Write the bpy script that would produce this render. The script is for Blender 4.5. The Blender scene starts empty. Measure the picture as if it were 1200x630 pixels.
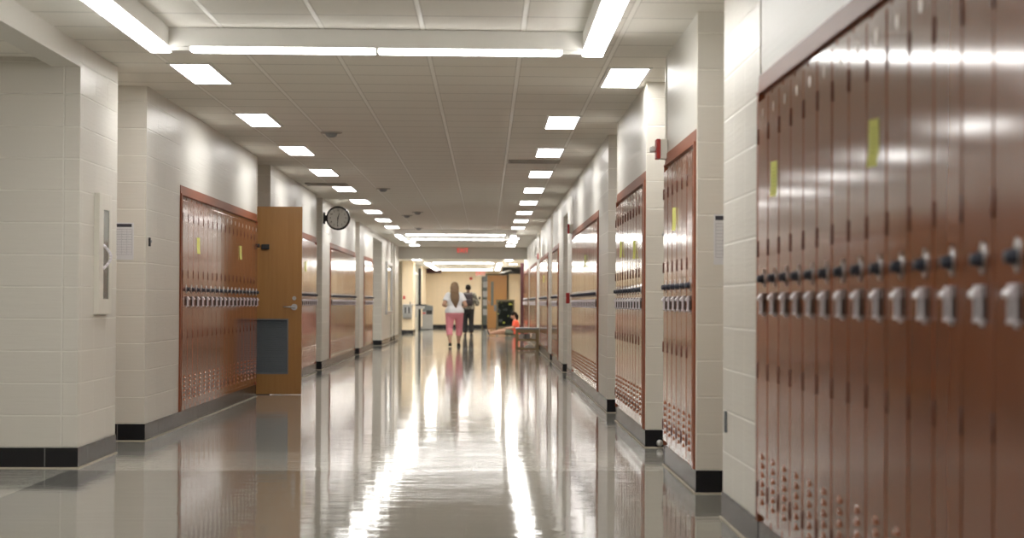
import bpy, bmesh, math, random
from mathutils import Vector, Matrix, Euler
R = math.radians
random.seed(7)
COL = bpy.context.scene.collection
XL, XR, H = -2.581, 1.172, 2.689          # corridor faces and ceiling height
DEEP = 0.45                                # depth of the door recesses
BASE = 0.13

# ------------------------------------------------------------------ materials
def new_mat(name):
    m = bpy.data.materials.new(name); m.use_nodes = True
    nt = m.node_tree
    return m, nt, nt.nodes['Principled BSDF']
def N(nt, t, **kw):
    n = nt.nodes.new(t)
    for k, v in kw.items(): setattr(n, k, v)
    return n
def math_node(nt, op, a, b=None, c=None):
    n = N(nt, 'ShaderNodeMath', operation=op)
    for i, v in enumerate((a, b, c)):
        if v is None: continue
        if isinstance(v, (int, float)): n.inputs[i].default_value = v
        else: nt.links.new(v, n.inputs[i])
    return n.outputs[0]
def mix_col(nt, fac, a, b):
    n = N(nt, 'ShaderNodeMix', data_type='RGBA')
    for i, v in ((0, fac), (6, a), (7, b)):
        if isinstance(v, (int, float)): n.inputs[i].default_value = v
        elif isinstance(v, tuple): n.inputs[i].default_value = (*v, 1)
        else: nt.links.new(v, n.inputs[i])
    return n.outputs[2]
def noise(nt, vec, scale, detail=2, rough=.5):
    n = N(nt, 'ShaderNodeTexNoise'); n.inputs['Scale'].default_value = scale
    n.inputs['Detail'].default_value = detail; n.inputs['Roughness'].default_value = rough
    if vec is not None: nt.links.new(vec, n.inputs['Vector'])
    return n
def bump(nt, b, height, strength, dist):
    n = N(nt, 'ShaderNodeBump'); n.inputs['Strength'].default_value = strength; n.inputs['Distance'].default_value = dist
    nt.links.new(height, n.inputs['Height']); nt.links.new(n.outputs[0], b.inputs['Normal'])
def plain(name, col, rough=.5, metal=0., spec=.5, coat=0., var=.06, vscale=9., bmp=0., bscale=40.):
    m, nt, b = new_mat(name)
    b.inputs['Roughness'].default_value = rough; b.inputs['Metallic'].default_value = metal
    b.inputs['Specular IOR Level'].default_value = spec; b.inputs['Coat Weight'].default_value = coat
    b.inputs['Coat Roughness'].default_value = .08
    tc = N(nt, 'ShaderNodeTexCoord')
    n = noise(nt, tc.outputs['Object'], vscale, 3)
    lo = tuple(c * (1 - var) for c in col); hi = tuple(min(1, c * (1 + var)) for c in col)
    nt.links.new(mix_col(nt, n.outputs[0], lo, hi), b.inputs['Base Color'])
    if bmp:
        n2 = noise(nt, tc.outputs['Object'], bscale, 3); bump(nt, b, n2.outputs[0], bmp, .004)
    return m
def uv_blocks(name, col, joint, w, h, mortar, rough, bstr, spec=.5, wob=.35):
    """painted masonry laid in a stack bond; UV is in metres"""
    m, nt, b = new_mat(name)
    uv = N(nt, 'ShaderNodeUVMap'); uv.uv_map = 'UVMap'
    br = N(nt, 'ShaderNodeTexBrick', offset=0., squash=1.)
    br.inputs['Scale'].default_value = 1; br.inputs['Mortar Size'].default_value = mortar
    br.inputs['Mortar Smooth'].default_value = .4; br.inputs['Brick Width'].default_value = w; br.inputs['Row Height'].default_value = h
    nt.links.new(uv.outputs[0], br.inputs['Vector'])
    br.inputs['Color1'].default_value = (*[c * .975 for c in col], 1); br.inputs['Color2'].default_value = (*col, 1)
    br.inputs['Mortar'].default_value = (*joint, 1)
    nt.links.new(br.outputs['Color'], b.inputs['Base Color'])
    b.inputs['Roughness'].default_value = rough; b.inputs['Specular IOR Level'].default_value = spec
    n = noise(nt, uv.outputs[0], 60, 3)
    mp = N(nt, 'ShaderNodeMapping'); mp.inputs['Scale'].default_value = (1.5, 22, 1); nt.links.new(uv.outputs[0], mp.inputs[0])
    n2 = noise(nt, mp.outputs[0], 2.5, 3, .6)
    hgt = math_node(nt, 'SUBTRACT', math_node(nt, 'MULTIPLY', n.outputs[0], .06), br.outputs['Fac'])
    hgt = math_node(nt, 'ADD', hgt, math_node(nt, 'MULTIPLY', n2.outputs[0], wob))
    bump(nt, b, hgt, bstr, .004)
    return m

M = {}
M['block'] = uv_blocks('painted block', (.74, .71, .645), (.84, .815, .75), .4064, .2032, .006, .34, .9)
def gloss_plaster():
    m, nt, b = new_mat('rolled gloss plaster')
    b.inputs['Base Color'].default_value = (.72, .70, .645, 1); b.inputs['Roughness'].default_value = .38
    g = N(nt, 'ShaderNodeNewGeometry'); mp = N(nt, 'ShaderNodeMapping'); mp.inputs['Scale'].default_value = (.6, .6, 30)
    nt.links.new(g.outputs['Position'], mp.inputs[0]); n = noise(nt, mp.outputs[0], 2.0, 3, .6); bump(nt, b, n.outputs[0], .22, .008)
    return m
M['plaster'] = gloss_plaster()
M['base'] = uv_blocks('black base tile', (.012, .012, .015), (.16, .16, .155), .3048, .6, .004, .27, .15, spec=.38, wob=.05)
M['brick'] = uv_blocks('tan brick', (.82, .69, .50), (.72, .63, .48), .2, .0677, .008, .6, .5)
M['paint'] = plain('copper locker paint', (.285, .100, .047), rough=.11, spec=.5, var=.05, vscale=2.0, bmp=.012, bscale=5)
M['trim_paint'] = plain('copper trim paint', (.28, .085, .040), rough=.42, spec=.25, var=.04, vscale=2.0, bmp=.03, bscale=5)
M['slot'] = plain('dark hinge', (.12, .036, .022), rough=.5)
M['chrome'] = plain('chrome', (.92, .90, .97), rough=.34, metal=1, var=.02)
M['handle'] = plain('bright handle metal', (.93, .91, .97), rough=.3, metal=.45, var=.02)
M['cup'] = plain('dark pull recess', (.085, .07, .07), rough=.35, var=.05)
M['steel'] = plain('brushed steel', (.55, .55, .55), rough=.35, metal=1, var=.05)
M['dial'] = plain('black dial', (.045, .052, .075), rough=.33)
M['black'] = plain('black plastic', (.012, .012, .013), rough=.45)
M['plate'] = plain('number plate', (.55, .52, .47), rough=.35, metal=.4)
M['note'] = plain('yellow note paper', (.88, .90, .30), rough=.8, spec=.2, var=.03)
M['ink'] = plain('pencil ink', (.30, .33, .10), rough=.9, spec=.1)
M['paper'] = plain('white paper', (.74, .74, .76), rough=.75, spec=.2, var=.02)
M['print'] = plain('grey print', (.30, .30, .34), rough=.8, spec=.2)
M['head_print'] = plain('dark print', (.06, .06, .075), rough=.8, spec=.2)
M['door_wood'] = None
M['white_metal'] = plain('white enamel', (.80, .79, .75), rough=.35, var=.02)
M['cream_metal'] = plain('cream enamel', (.78, .75, .67), rough=.3, var=.02)
M['red'] = plain('red enamel', (.45, .022, .018), rough=.35)
M['grey_panel'] = plain('grey laminate', (.33, .34, .35), rough=.4)
M['grille'] = plain('grey louvre metal', (.15, .17, .19), rough=.45, metal=.3)
M['vent'] = plain('ceiling grille', (.46, .44, .40), rough=.6)
M['maroon'] = plain('maroon panel', (.055, .008, .014), rough=.4)
M['dark_sign'] = plain('dark sign', (.008, .009, .009), rough=.35)
M['glass_dark'] = plain('smoked glass', (.12, .14, .13), rough=.06, spec=.8, var=.02)
M['marble'] = plain('white dial face', (.93, .93, .92), rough=.4, var=.01)

def wood(name, c1, c2, rough=.4):
    m, nt, b = new_mat(name)
    tc = N(nt, 'ShaderNodeTexCoord'); mp = N(nt, 'ShaderNodeMapping'); mp.inputs['Scale'].default_value = (14, 14, .9)
    nt.links.new(tc.outputs['Object'], mp.inputs[0])
    n = noise(nt, mp.outputs[0], 2.2, 5, .6)
    nt.links.new(mix_col(nt, n.outputs[0], c1, c2), b.inputs['Base Color'])
    b.inputs['Roughness'].default_value = rough
    return m
M['door_wood'] = wood('oak veneer', (.29, .135, .035), (.40, .205, .062), .36)
M['frame_wood'] = wood('brown bench wood', (.20, .145, .07), (.30, .22, .115), .5)
M['easel_wood'] = wood('olive easel wood', (.045, .035, .014), (.09, .07, .028), .5)

def emit(name, col, s):
    m = bpy.data.materials.new(name); m.use_nodes = True; nt = m.node_tree
    nt.nodes.remove(nt.nodes['Principled BSDF'])
    e = N(nt, 'ShaderNodeEmission'); e.inputs[0].default_value = (*col, 1); e.inputs[1].default_value = s
    nt.links.new(e.outputs[0], nt.nodes['Material Output'].inputs[0]); return m
M['lamp'] = emit('panel diffuser', (1, .98, .945), 15.)
M['lobby_tube'] = emit('lobby fluorescent diffuser', (1, .97, .92), 19.)
M['tube'] = emit('fluorescent diffuser', (1, .98, .945), 15.)
M['exit'] = emit('exit red', (1, .06, .06), 1.0)
M['exit_face'] = plain('exit face', (.72, .62, .56), rough=.4)

# ceiling: lay-in acoustic tiles, 0.6 m module
def ceiling_mat():
    m, nt, b = new_mat('acoustic ceiling tile')
    g = N(nt, 'ShaderNodeNewGeometry'); s = N(nt, 'ShaderNodeSeparateXYZ'); nt.links.new(g.outputs['Position'], s.inputs[0])
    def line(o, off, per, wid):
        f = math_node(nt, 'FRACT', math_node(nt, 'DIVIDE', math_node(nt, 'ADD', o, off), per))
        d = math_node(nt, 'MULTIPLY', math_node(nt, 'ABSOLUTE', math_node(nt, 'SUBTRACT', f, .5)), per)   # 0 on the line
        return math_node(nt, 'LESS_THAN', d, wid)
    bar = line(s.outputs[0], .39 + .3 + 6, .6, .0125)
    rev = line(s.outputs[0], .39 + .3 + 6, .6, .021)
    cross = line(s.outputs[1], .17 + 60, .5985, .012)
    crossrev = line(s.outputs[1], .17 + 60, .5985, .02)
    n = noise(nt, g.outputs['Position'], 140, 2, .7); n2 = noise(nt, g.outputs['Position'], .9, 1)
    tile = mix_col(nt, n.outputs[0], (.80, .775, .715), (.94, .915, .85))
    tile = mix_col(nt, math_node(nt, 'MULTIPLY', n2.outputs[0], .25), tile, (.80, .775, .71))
    c = mix_col(nt, math_node(nt, 'MULTIPLY', crossrev, .34), tile, (.20, .185, .165))  # shadow edge of the tile reveals painted in as a darker tone
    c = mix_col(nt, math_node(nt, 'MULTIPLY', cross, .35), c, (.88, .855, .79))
    c = mix_col(nt, math_node(nt, 'MULTIPLY', rev, .2), c, (.22, .205, .18))  # same painted reveal shade along both sides of the bars
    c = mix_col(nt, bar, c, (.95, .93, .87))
    nt.links.new(c, b.inputs['Base Color'])
    rg = mix_col(nt, bar, (.85,) * 3, (.4,) * 3); nt.links.new(rg, b.inputs['Roughness'])
    b.inputs['Specular IOR Level'].default_value = .3
    bump(nt, b, n.outputs[0], .25, .003)
    return m
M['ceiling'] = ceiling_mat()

# floor: polished terrazzo in panels with thin divider strips
def floor_mat():
    m, nt, b = new_mat('polished terrazzo')
    g = N(nt, 'ShaderNodeNewGeometry'); s = N(nt, 'ShaderNodeSeparateXYZ'); nt.links.new(g.outputs['Position'], s.inputs[0])
    x, y = s.outputs[0], s.outputs[1]
    P = g.outputs['Position']
    chip = N(nt, 'ShaderNodeTexVoronoi'); chip.inputs['Scale'].default_value = 150; nt.links.new(P, chip.inputs['Vector'])
    chip2 = noise(nt, P, 260, 2, .7)
    def speck(c):
        a = mix_col(nt, chip.outputs['Color'], tuple(v * .72 for v in c), tuple(v * 1.28 for v in c))
        return mix_col(nt, math_node(nt, 'MULTIPLY', chip2.outputs[0], .35), a, tuple(v * .75 for v in c))
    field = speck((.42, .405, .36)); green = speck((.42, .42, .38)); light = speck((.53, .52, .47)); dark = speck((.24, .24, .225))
    def rng(o, a, c):
        return math_node(nt, 'MULTIPLY', math_node(nt, 'GREATER_THAN', o, a), math_node(nt, 'LESS_THAN', o, c))
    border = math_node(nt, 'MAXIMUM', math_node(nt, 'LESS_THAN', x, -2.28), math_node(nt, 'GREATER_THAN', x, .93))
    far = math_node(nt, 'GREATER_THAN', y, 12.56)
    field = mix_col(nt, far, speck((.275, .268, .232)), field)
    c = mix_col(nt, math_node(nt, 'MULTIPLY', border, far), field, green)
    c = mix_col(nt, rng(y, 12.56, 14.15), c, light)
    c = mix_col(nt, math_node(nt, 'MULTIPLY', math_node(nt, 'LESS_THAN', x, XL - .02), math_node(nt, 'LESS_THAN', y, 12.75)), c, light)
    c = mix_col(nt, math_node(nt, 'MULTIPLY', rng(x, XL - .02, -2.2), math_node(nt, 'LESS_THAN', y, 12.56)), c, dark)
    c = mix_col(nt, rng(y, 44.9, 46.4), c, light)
    def strip(o, off, per, wid):
        f = math_node(nt, 'FRACT', math_node(nt, 'DIVIDE', math_node(nt, 'ADD', o, off), per))
        d = math_node(nt, 'MULTIPLY', math_node(nt, 'ABSOLUTE', math_node(nt, 'SUBTRACT', f, .5)), per)
        return math_node(nt, 'LESS_THAN', d, wid)
    st = math_node(nt, 'MAXIMUM', strip(x, .09 + .6 + 12, 1.2, .003), strip(y, 6.0 - .56 + 60, 12., .004))
    c = mix_col(nt, math_node(nt, 'MULTIPLY', st, .7), c, (.42, .39, .31))
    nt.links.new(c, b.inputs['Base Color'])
    b.inputs['Roughness'].default_value = .055; b.inputs['IOR'].default_value = 1.5; b.inputs['Specular IOR Level'].default_value = .33
    mp = N(nt, 'ShaderNodeMapping'); mp.inputs['Scale'].default_value = (1.3, 1.6, 1); nt.links.new(P, mp.inputs[0])
    w = noise(nt, mp.outputs[0], 1.6, 3, .55)
    mp2 = N(nt, 'ShaderNodeMapping'); mp2.inputs['Scale'].default_value = (.35, 11., 1); nt.links.new(P, mp2.inputs[0])
    w2 = noise(nt, mp2.outputs[0], 1.2, 2, .5)
    hh = math_node(nt, 'ADD', w.outputs[0], math_node(nt, 'MULTIPLY', w2.outputs[0], .7))
    bump(nt, b, hh, .036, .04)
    return m
M['floor'] = floor_mat()

def chalk_mat():
    m, nt, b = new_mat('chalk drawing')
    tc = N(nt, 'ShaderNodeTexCoord')
    n = noise(nt, tc.outputs['Object'], 4.2, 4, .6); r = N(nt, 'ShaderNodeValToRGB')
    e = r.color_ramp.elements; e[0].position = .54; e[0].color = (.005, .007, .006, 1); e[1].position = .7; e[1].color = (.11, .12, .12, 1)
    nt.links.new(n.outputs[0], r.inputs[0])
    n2 = noise(nt, tc.outputs['Object'], 5.5, 1); q = math_node(nt, 'GREATER_THAN', n2.outputs[0], .71)
    nt.links.new(mix_col(nt, q, r.outputs[0], (.32, .34, .07)), b.inputs['Base Color'])
    b.inputs['Roughness'].default_value = .8; b.inputs['Specular IOR Level'].default_value = .1
    return m
M['chalk'] = chalk_mat()
def camo_mat():
    m, nt, b = new_mat('mottled grey shirt')
    tc = N(nt, 'ShaderNodeTexCoord'); n = noise(nt, tc.outputs['Object'], 16, 2, .5); r = N(nt, 'ShaderNodeValToRGB')
    e = r.color_ramp.elements; e[0].position = .42; e[0].color = (.07, .065, .05, 1); e[1].position = .56; e[1].color = (.26, .24, .19, 1)
    nt.links.new(n.outputs[0], r.inputs[0]); nt.links.new(r.outputs[0], b.inputs['Base Color']); b.inputs['Roughness'].default_value = .9
    return m
M['camo'] = camo_mat()
M['skin'] = plain('light skin', (.50, .29, .20), rough=.55, var=.05)
M['skin_dark'] = plain('brown skin', (.12, .06, .036), rough=.55)
M['hair_blonde'] = plain('long light brown hair', (.17, .10, .048), rough=.5, var=.35, vscale=26)
M['hair_dark'] = plain('dark hair', (.014, .010, .008), rough=.85, spec=.15)
M['tee'] = plain('white cotton', (.74, .74, .76), rough=.9, spec=.2, var=.04, bmp=.5, bscale=12)
M['pink'] = plain('pink denim', (.80, .31, .36), rough=.9, spec=.2, var=.06, bmp=.5, bscale=10)
M['coral'] = plain('coral cotton', (.80, .14, .085), rough=.9, spec=.2, bmp=.5, bscale=12)
M['khaki'] = plain('grey green shorts', (.17, .18, .14), rough=.9, spec=.2)
M['trouser'] = plain('black trousers', (.010, .010, .012), rough=.85)
M['pack'] = plain('dark backpack nylon', (.028, .018, .022), rough=.6)
M['shoe'] = plain('dark shoe', (.018, .014, .012), rough=.5)
M['sole'] = plain('pale sole', (.42, .40, .36), rough=.7)

# ------------------------------------------------------------------ mesh helpers
def box(bm, x0, x1, y0, y1, z0, z1, mi=0, bev=0., uref=None):
    vs = [bm.verts.new((x, y, z)) for z in (z0, z1) for y in (y0, y1) for x in (x0, x1)]
    fs = []
    for idx in ((0, 2, 3, 1), (4, 5, 7, 6), (0, 1, 5, 4), (1, 3, 7, 5), (3, 2, 6, 7), (2, 0, 4, 6)):
        f = bm.faces.new([vs[i] for i in idx]); f.material_index = mi; fs.append(f)
    if bev:
        es = list({e for f in fs for e in f.edges})
        bmesh.ops.bevel(bm, geom=es, offset=bev, segments=2, profile=.5, affect='EDGES')
    return vs
def cyl(bm, p0, p1, r0, r1=None, seg=16, mi=0, cap=True):
    r1 = r0 if r1 is None else r1
    p0, p1 = Vector(p0), Vector(p1); d = (p1 - p0).normalized()
    a = d.orthogonal().normalized(); b_ = d.cross(a)
    A = [bm.verts.new(p0 + (a * math.cos(t) + b_ * math.sin(t)) * r0) for t in [2 * math.pi * i / seg for i in range(seg)]]
    B = [bm.verts.new(p1 + (a * math.cos(t) + b_ * math.sin(t)) * r1) for t in [2 * math.pi * i / seg for i in range(seg)]]
    for i in range(seg):
        f = bm.faces.new((A[i], A[(i + 1) % seg], B[(i + 1) % seg], B[i])); f.material_index = mi; f.smooth = True
    if cap:
        f = bm.faces.new(A[::-1]); f.material_index = mi
        f = bm.faces.new(B); f.material_index = mi
def ball(bm, c, r, sx=1, sy=1, sz=1, seg=14, mi=0, rot=None):
    mt = Matrix.Translation(c) @ (rot.to_matrix().to_4x4() if rot else Matrix()) @ Matrix.Diagonal((r * sx, r * sy, r * sz, 1))
    res = bmesh.ops.create_uvsphere(bm, u_segments=seg, v_segments=max(6, seg * 2 // 3), radius=1, matrix=mt)
    for v in res['verts']:
        for f in v.link_faces: f.material_index = mi; f.smooth = True
def prism(bm, pts, axis, a0, a1, mi=0):
    """pts: 2D outline; axis 'x': (y,z), 'y': (x,z), 'z': (x,y)"""
    def P(p, a): return {'x': (a, p[0], p[1]), 'y': (p[0], a, p[1]), 'z': (p[0], p[1], a)}[axis]
    A = [bm.verts.new(P(p, a0)) for p in pts]; B = [bm.verts.new(P(p, a1)) for p in pts]
    n = len(pts)
    fs = [bm.faces.new(A), bm.faces.new(B[::-1])] + [bm.faces.new((A[i], B[i], B[(i + 1) % n], A[(i + 1) % n])) for i in range(n)]
    for f in fs: f.material_index = mi
def mesh_obj(name, bm, mats, parent=None, loc=None, smooth=None):
    bmesh.ops.recalc_face_normals(bm, faces=bm.faces)
    me = bpy.data.meshes.new(name); bm.to_mesh(me); bm.free()
    for mm in (mats if isinstance(mats, (list, tuple)) else [mats]): me.materials.append(mm)
    if smooth is not None:
        for p in me.polygons: p.use_smooth = smooth
    o = bpy.data.objects.new(name, me); COL.objects.link(o)
    if parent: o.parent = parent
    if loc: o.location = loc
    return o
def empty(name, loc=(0, 0, 0), rz=0.):
    o = bpy.data.objects.new(name, None); o.empty_display_size = .1; COL.objects.link(o)
    o.location = loc; o.rotation_euler = (0, 0, rz); return o
def tag(o, label, cat, group=None):
    o['label'] = label; o['category'] = cat
    if group: o['group'] = group
    return o
def struct(o): o['kind'] = 'structure'; return o
def BM(): return bmesh.new()
def copy_tree(o, parent=None):
    c = o.copy(); COL.objects.link(c); c.parent = parent
    for ch in o.children: copy_tree(ch, c)
    return c
def text_mesh(name, body, size, mat, parent=None, loc=(0, 0, 0), rot=(R(90), 0, 0), depth=.002, join=None):
    cu = bpy.data.curves.new(name, 'FONT'); cu.body = body; cu.size = size; cu.align_x = 'CENTER'; cu.align_y = 'CENTER'; cu.extrude = depth
    t = bpy.data.objects.new('tmp', cu); COL.objects.link(t); bpy.context.view_layer.update()
    me = bpy.data.meshes.new_from_object(t.evaluated_get(bpy.context.evaluated_depsgraph_get())); bpy.data.objects.remove(t)
    me.materials.clear(); me.materials.append(mat)
    o = bpy.data.objects.new(name, me); COL.objects.link(o); o.location = loc; o.rotation_euler = rot
    if parent: o.parent = parent
    return o

# ------------------------------------------------------------------ the setting
def uv_box(name, x0, x1, y0, y1, z0, z1, mat, yref=None, xref=None, zref=BASE, kind=True):
    bm = BM(); box(bm, x0, x1, y0, y1, z0, z1); bmesh.ops.recalc_face_normals(bm, faces=bm.faces)
    uv = bm.loops.layers.uv.new('UVMap')
    yref = y0 if yref is None else yref; xref = x0 if xref is None else xref
    for f in bm.faces:
        n = f.normal
        for l in f.loops:
            c = l.vert.co
            if abs(n.x) > .5: l[uv].uv = (c.y - yref + 40.64, c.z - zref + 4.064)
            elif abs(n.y) > .5: l[uv].uv = (c.x - xref + 40.64, c.z - zref + 4.064)
            else: l[uv].uv = (.2, .1)
    o = mesh_obj(name, bm, mat)
    return struct(o) if kind else o
def quad(name, x0, x1, y0, y1, z, mat, down=False):
    bm = BM(); box(bm, x0, x1, y0, y1, *((z, z + .08) if down else (z - .08, z))); return struct(mesh_obj(name, bm, mat))

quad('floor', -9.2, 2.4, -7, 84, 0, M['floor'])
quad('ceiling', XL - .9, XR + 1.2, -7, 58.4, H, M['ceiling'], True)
DOORS = [0]; TR = [0]
M['bead'] = plain('beige floor joint', (.50, .45, .36), rough=.6)
def trim(bm, mat):
    TR[0] += 1; return struct(mesh_obj('trim_%d' % TR[0], bm, mat))
def pier(side, y0, y1, z0=0., z1=H):
    """block pier from the corridor face to the back of the recesses, with its black base"""
    if side == 'right':
        uv_box('wall_right', XR, XR + DEEP, y0, y1, BASE, z1, M['block'], yref=y0 + .1, xref=XR + .3)
        uv_box('baseboard_right', XR - .006, XR + DEEP, y0 - .006, y1 + .006, 0, BASE, M['base'], yref=y0 + .1, xref=XR)
        floor_bead(XR - .016, XR + DEEP, y0 - .016, y1 + .016)
    else:
        uv_box('wall_left', XL - DEEP, XL, y0, y1, BASE, z1, M['block'], yref=y0 + .1, xref=XL - .3 if y0 > 13 else XL - .1)
        uv_box('baseboard_left', XL - DEEP, XL + .006, y0 - .006, y1 + .006, 0, BASE, M['base'], yref=y0 + .1, xref=XL - .1)
        floor_bead(XL - DEEP, XL + .016, y0 - .016, y1 + .016)
def floor_bead(x0, x1, y0, y1):
    bm = BM(); box(bm, x0, x1, y0, y1, 0, .007); trim(bm, M['bead'])
def backwall(side, y0, y1):
    a = XR + DEEP if side == 'right' else XL - DEEP - .1
    uv_box('wall_' + side, a, a + .1, y0, y1, 0, H, M['block'])

def recess_door(side, y0, y1):
    """closed oak door set in the back of a recess"""
    DOORS[0] += 1
    yc = (y0 + y1) / 2; w = min(.46, (y1 - y0) / 2 - .1); s = -1 if side == 'right' else 1
    x = XR + DEEP if side == 'right' else XL - DEEP
    bm = BM(); box(bm, min(x, x + s * .03), max(x, x + s * .03), yc - w, yc + w, .01, 2.13, 0, .003)
    d = struct(mesh_obj('door_%d' % DOORS[0], bm, M['door_wood']))
    bm = BM()
    for a, b_ in ((yc - w - .05, yc - w), (yc + w, yc + w + .05)): box(bm, min(x, x + s * .045), max(x, x + s * .045), a, b_, 0, 2.18)
    box(bm, min(x, x + s * .045), max(x, x + s * .045), yc - w, yc + w, 2.135, 2.18)
    mesh_obj('door_frame', bm, M['cream_metal'], d)
    bm = BM(); hx = x + s * .075
    cyl(bm, (x + s * .03, yc + w - .07, 1.0), (hx, yc + w - .07, 1.0), .012); cyl(bm, (hx, yc + w - .06, 1.0), (hx, yc + w - .19, 1.0), .01)
    mesh_obj('lever_handle', bm, M['steel'], d)

# ------------------------------------------------------------------ lockers
LH = 1.82; LW = .3048
def make_locker():
    root = empty('locker')
    bm = BM()                                           # casing: open front box with a face frame
    w = .1518
    box(bm, -w, w, .012, .40, 0, LH)
    for a, b_ in ((-w, -w + .012), (w - .012, w)): box(bm, a, b_, .007, .012, 0, LH, 0)
    box(bm, -w + .012, w - .012, .0, .012, LH - .03, LH); box(bm, -w + .012, w - .012, .0, .012, 0, .035)
    mesh_obj('casing', bm, M['paint'], root)
    bm = BM(); hx = -.1468                               # door hinged on its own edge
    box(bm, 0, .2936, -.016, .008, .038, LH - .034, 0, .0035)
    d = mesh_obj('door', bm, M['paint'], root, (hx, 0, 0), True)
    for p in d.data.polygons: p.use_smooth = False
    bm = BM()                                           # six pressed louvres
    for k in range(6):
        z = .29 - k * .038
        pts = [(-.034, z - .012), (.034, z - .012), (.026, z + .004), (0, z + .012), (-.026, z + .004)]
        base_ = [bm.verts.new((x + .1468, -.0155, zz)) for x, zz in pts]
        tip = [bm.verts.new((x * .8 + .1468, -.0255, z - .0115)) for x in (-.034, .034)] + [bm.verts.new((x * .8 + .1468, -.020, zz - .003)) for x, zz in pts[2:]]
        n = 5
        bm.faces.new(tip)
        for i in range(n): bm.faces.new((base_[i], base_[(i + 1) % n], tip[(i + 1) % n], tip[i]))
    mesh_obj('louver_vent', bm, M['paint'], d)
    # cup pull in chrome: rim, hooded top, lift latch
    bm = BM(); cx = .06
    zc = .922
    x0, x1, z0, z1 = cx - .029, cx + .029, zc - .038, zc + .05
    box(bm, x0, x1, -.0185, -.0155, z0, z1, 1)
    for a, b_ in ((x0, x0 + .007), (x1 - .007, x1)): 
        box(bm, a, b_, -.0285, -.0155, z0, z1, 1, .001); box(bm, a, b_, -.034, -.0285, z0, z1, 0, .0015)
    box(bm, x0, x1, -.036, -.0155, z0, z0 + .010, 0, .002)
    prism(bm, [(-.0155, z1), (-.024, z1 - .001), (-.042, z1 - .013), (-.046, z1 - .022), (-.044, z1 - .030), (-.036, z1 - .032), (-.0155, z1 - .026)], 'x', x0, x1, 0)
    box(bm, cx - .016, cx + .016, -.029, -.0185, zc - .028, zc + .012, 1, .003)
    prism(bm, [(-.0155, z0 - .010), (-.022, z0 - .008), (-.026, z0), (-.0155, z0)], 'x', cx - .011, cx + .011, 0)
    mesh_obj('handle', bm, [M['handle'], M['cup']], root)
    bm = BM()                                           # lock plate, pointed oval
    zk = 1.035
    out = []
    for i in range(20):
        t = 2 * math.pi * i / 20
        out.append((cx + .020 * math.cos(t) * (1 - .25 * abs(math.sin(t)) ** 3), zk + .039 * math.sin(t)))
    prism(bm, out, 'y', -.0155, -.022)
    lk = mesh_obj('combination_lock', bm, M['steel'], root)
    bm = BM()
    cyl(bm, (cx, -.022, zk - .004), (cx, -.031, zk - .004), .020, .0195, 20); cyl(bm, (cx, -.031, zk - .004), (cx, -.045, zk - .004), .0165, .015, 20)
    ball(bm, (cx, -.045, zk - .004), .015, 1, .3, 1, 14)
    mesh_obj('dial', bm, M['dial'], lk)
    return root, d
def add_fine(d):
    bm = BM(); out = [(.1468 + .017 * math.cos(t), 1.725 + .022 * math.sin(t)) for t in [2 * math.pi * i / 18 for i in range(18)]]
    prism(bm, out, 'y', -.0155, -.0178); mesh_obj('number_plate', bm, M['plate'], d)
    for z in (1.64, 1.16, .645, .14):
        bm = BM(); cyl(bm, (-.003, -.0165, z - .034), (-.003, -.0165, z + .034), .0048, seg=10); mesh_obj('hinge', bm, M['slot'], d)
PLAIN, _pd = make_locker()
FINE = None
ORD = ('first second third fourth fifth sixth seventh eighth ninth tenth eleventh twelfth thirteenth fourteenth fifteenth sixteenth seventeenth '
       'eighteenth nineteenth twentieth twenty-first twenty-second twenty-third').split()
FINE, _fd = make_locker(); add_fine(_fd)
used = {'p': False, 'f': False}
def place_locker(fine, loc, rz, label, group):
    key = 'f' if fine else 'p'; src = FINE if fine else PLAIN
    if not used[key]: o = src; used[key] = True
    else: o = copy_tree(src)
    o.location = loc; o.rotation_euler = (0, 0, rz); tag(o, label, 'locker', group)
    for c in o.children:
        if c.name.startswith('door'): c.rotation_euler = (0, 0, R(random.uniform(-.28, .12)))
    return o
def bank(side, y0, n, lo, hi, fine, phrase, group, reverse=False):
    """n lockers from y0 on; lo..hi is the niche the bank fills, closed by filler strips, a base below and a fascia above"""
    y1 = y0 + n * LW
    rt = side == 'right'
    for k in range(n):
        yc = y0 + (k + .5) * LW; i = (n - 1 - k) if reverse else k
        place_locker(fine, (XR if rt else XL, yc, BASE), R(-90) if rt else R(90), 'copper-brown locker, %s %s' % (ORD[i], phrase), group)
    s = 1 if rt else -1; X = XR if rt else XL
    def bx(bm, d0, d1, a, b_, z0, z1, bev=0.):
        xs = sorted((X + s * d0, X + s * d1)); box(bm, xs[0], xs[1], a, b_, z0, z1, 0, bev)
    for a, b_ in ((lo, y0 - .001), (y1 + .001, hi)):
        bm = BM(); bx(bm, -.014, .30, a, b_, BASE + .001, LH + BASE + .004); trim(bm, M['trim_paint'])
    bm = BM(); z = LH + BASE + .004                       # sloping fascia over the bank
    pts = [(X + s * d, zz) for d, zz in ((-.016, z), (-.016, z + .010), (-.008, z + .014), (-.004, z + .082), (.10, z + .082), (.10, z))]
    prism(bm, pts, 'y', lo, hi); trim(bm, M['trim_paint'])
    uv_box('baseboard_' + side, *sorted((X - s * .004, X + s * .3)), lo, hi, 0, BASE, M['base'], yref=lo, xref=X)
    floor_bead(*sorted((X - s * .016, X + s * .1)), lo, hi)
    uv_box('wall_' + side, *sorted((X + s * .004, X + s * DEEP)), lo, hi, z + .084, H, M['plaster'])
def corner_bead(side, y, z0=2.03):
    X = XR if side == 'right' else XL; s = 1 if side == 'right' else -1
    bm = BM(); box(bm, *sorted((X - s * .004, X + s * .03)), y - .012, y + .012, BASE, H, 0, .004); trim(bm, M['cream_metal'])

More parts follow.
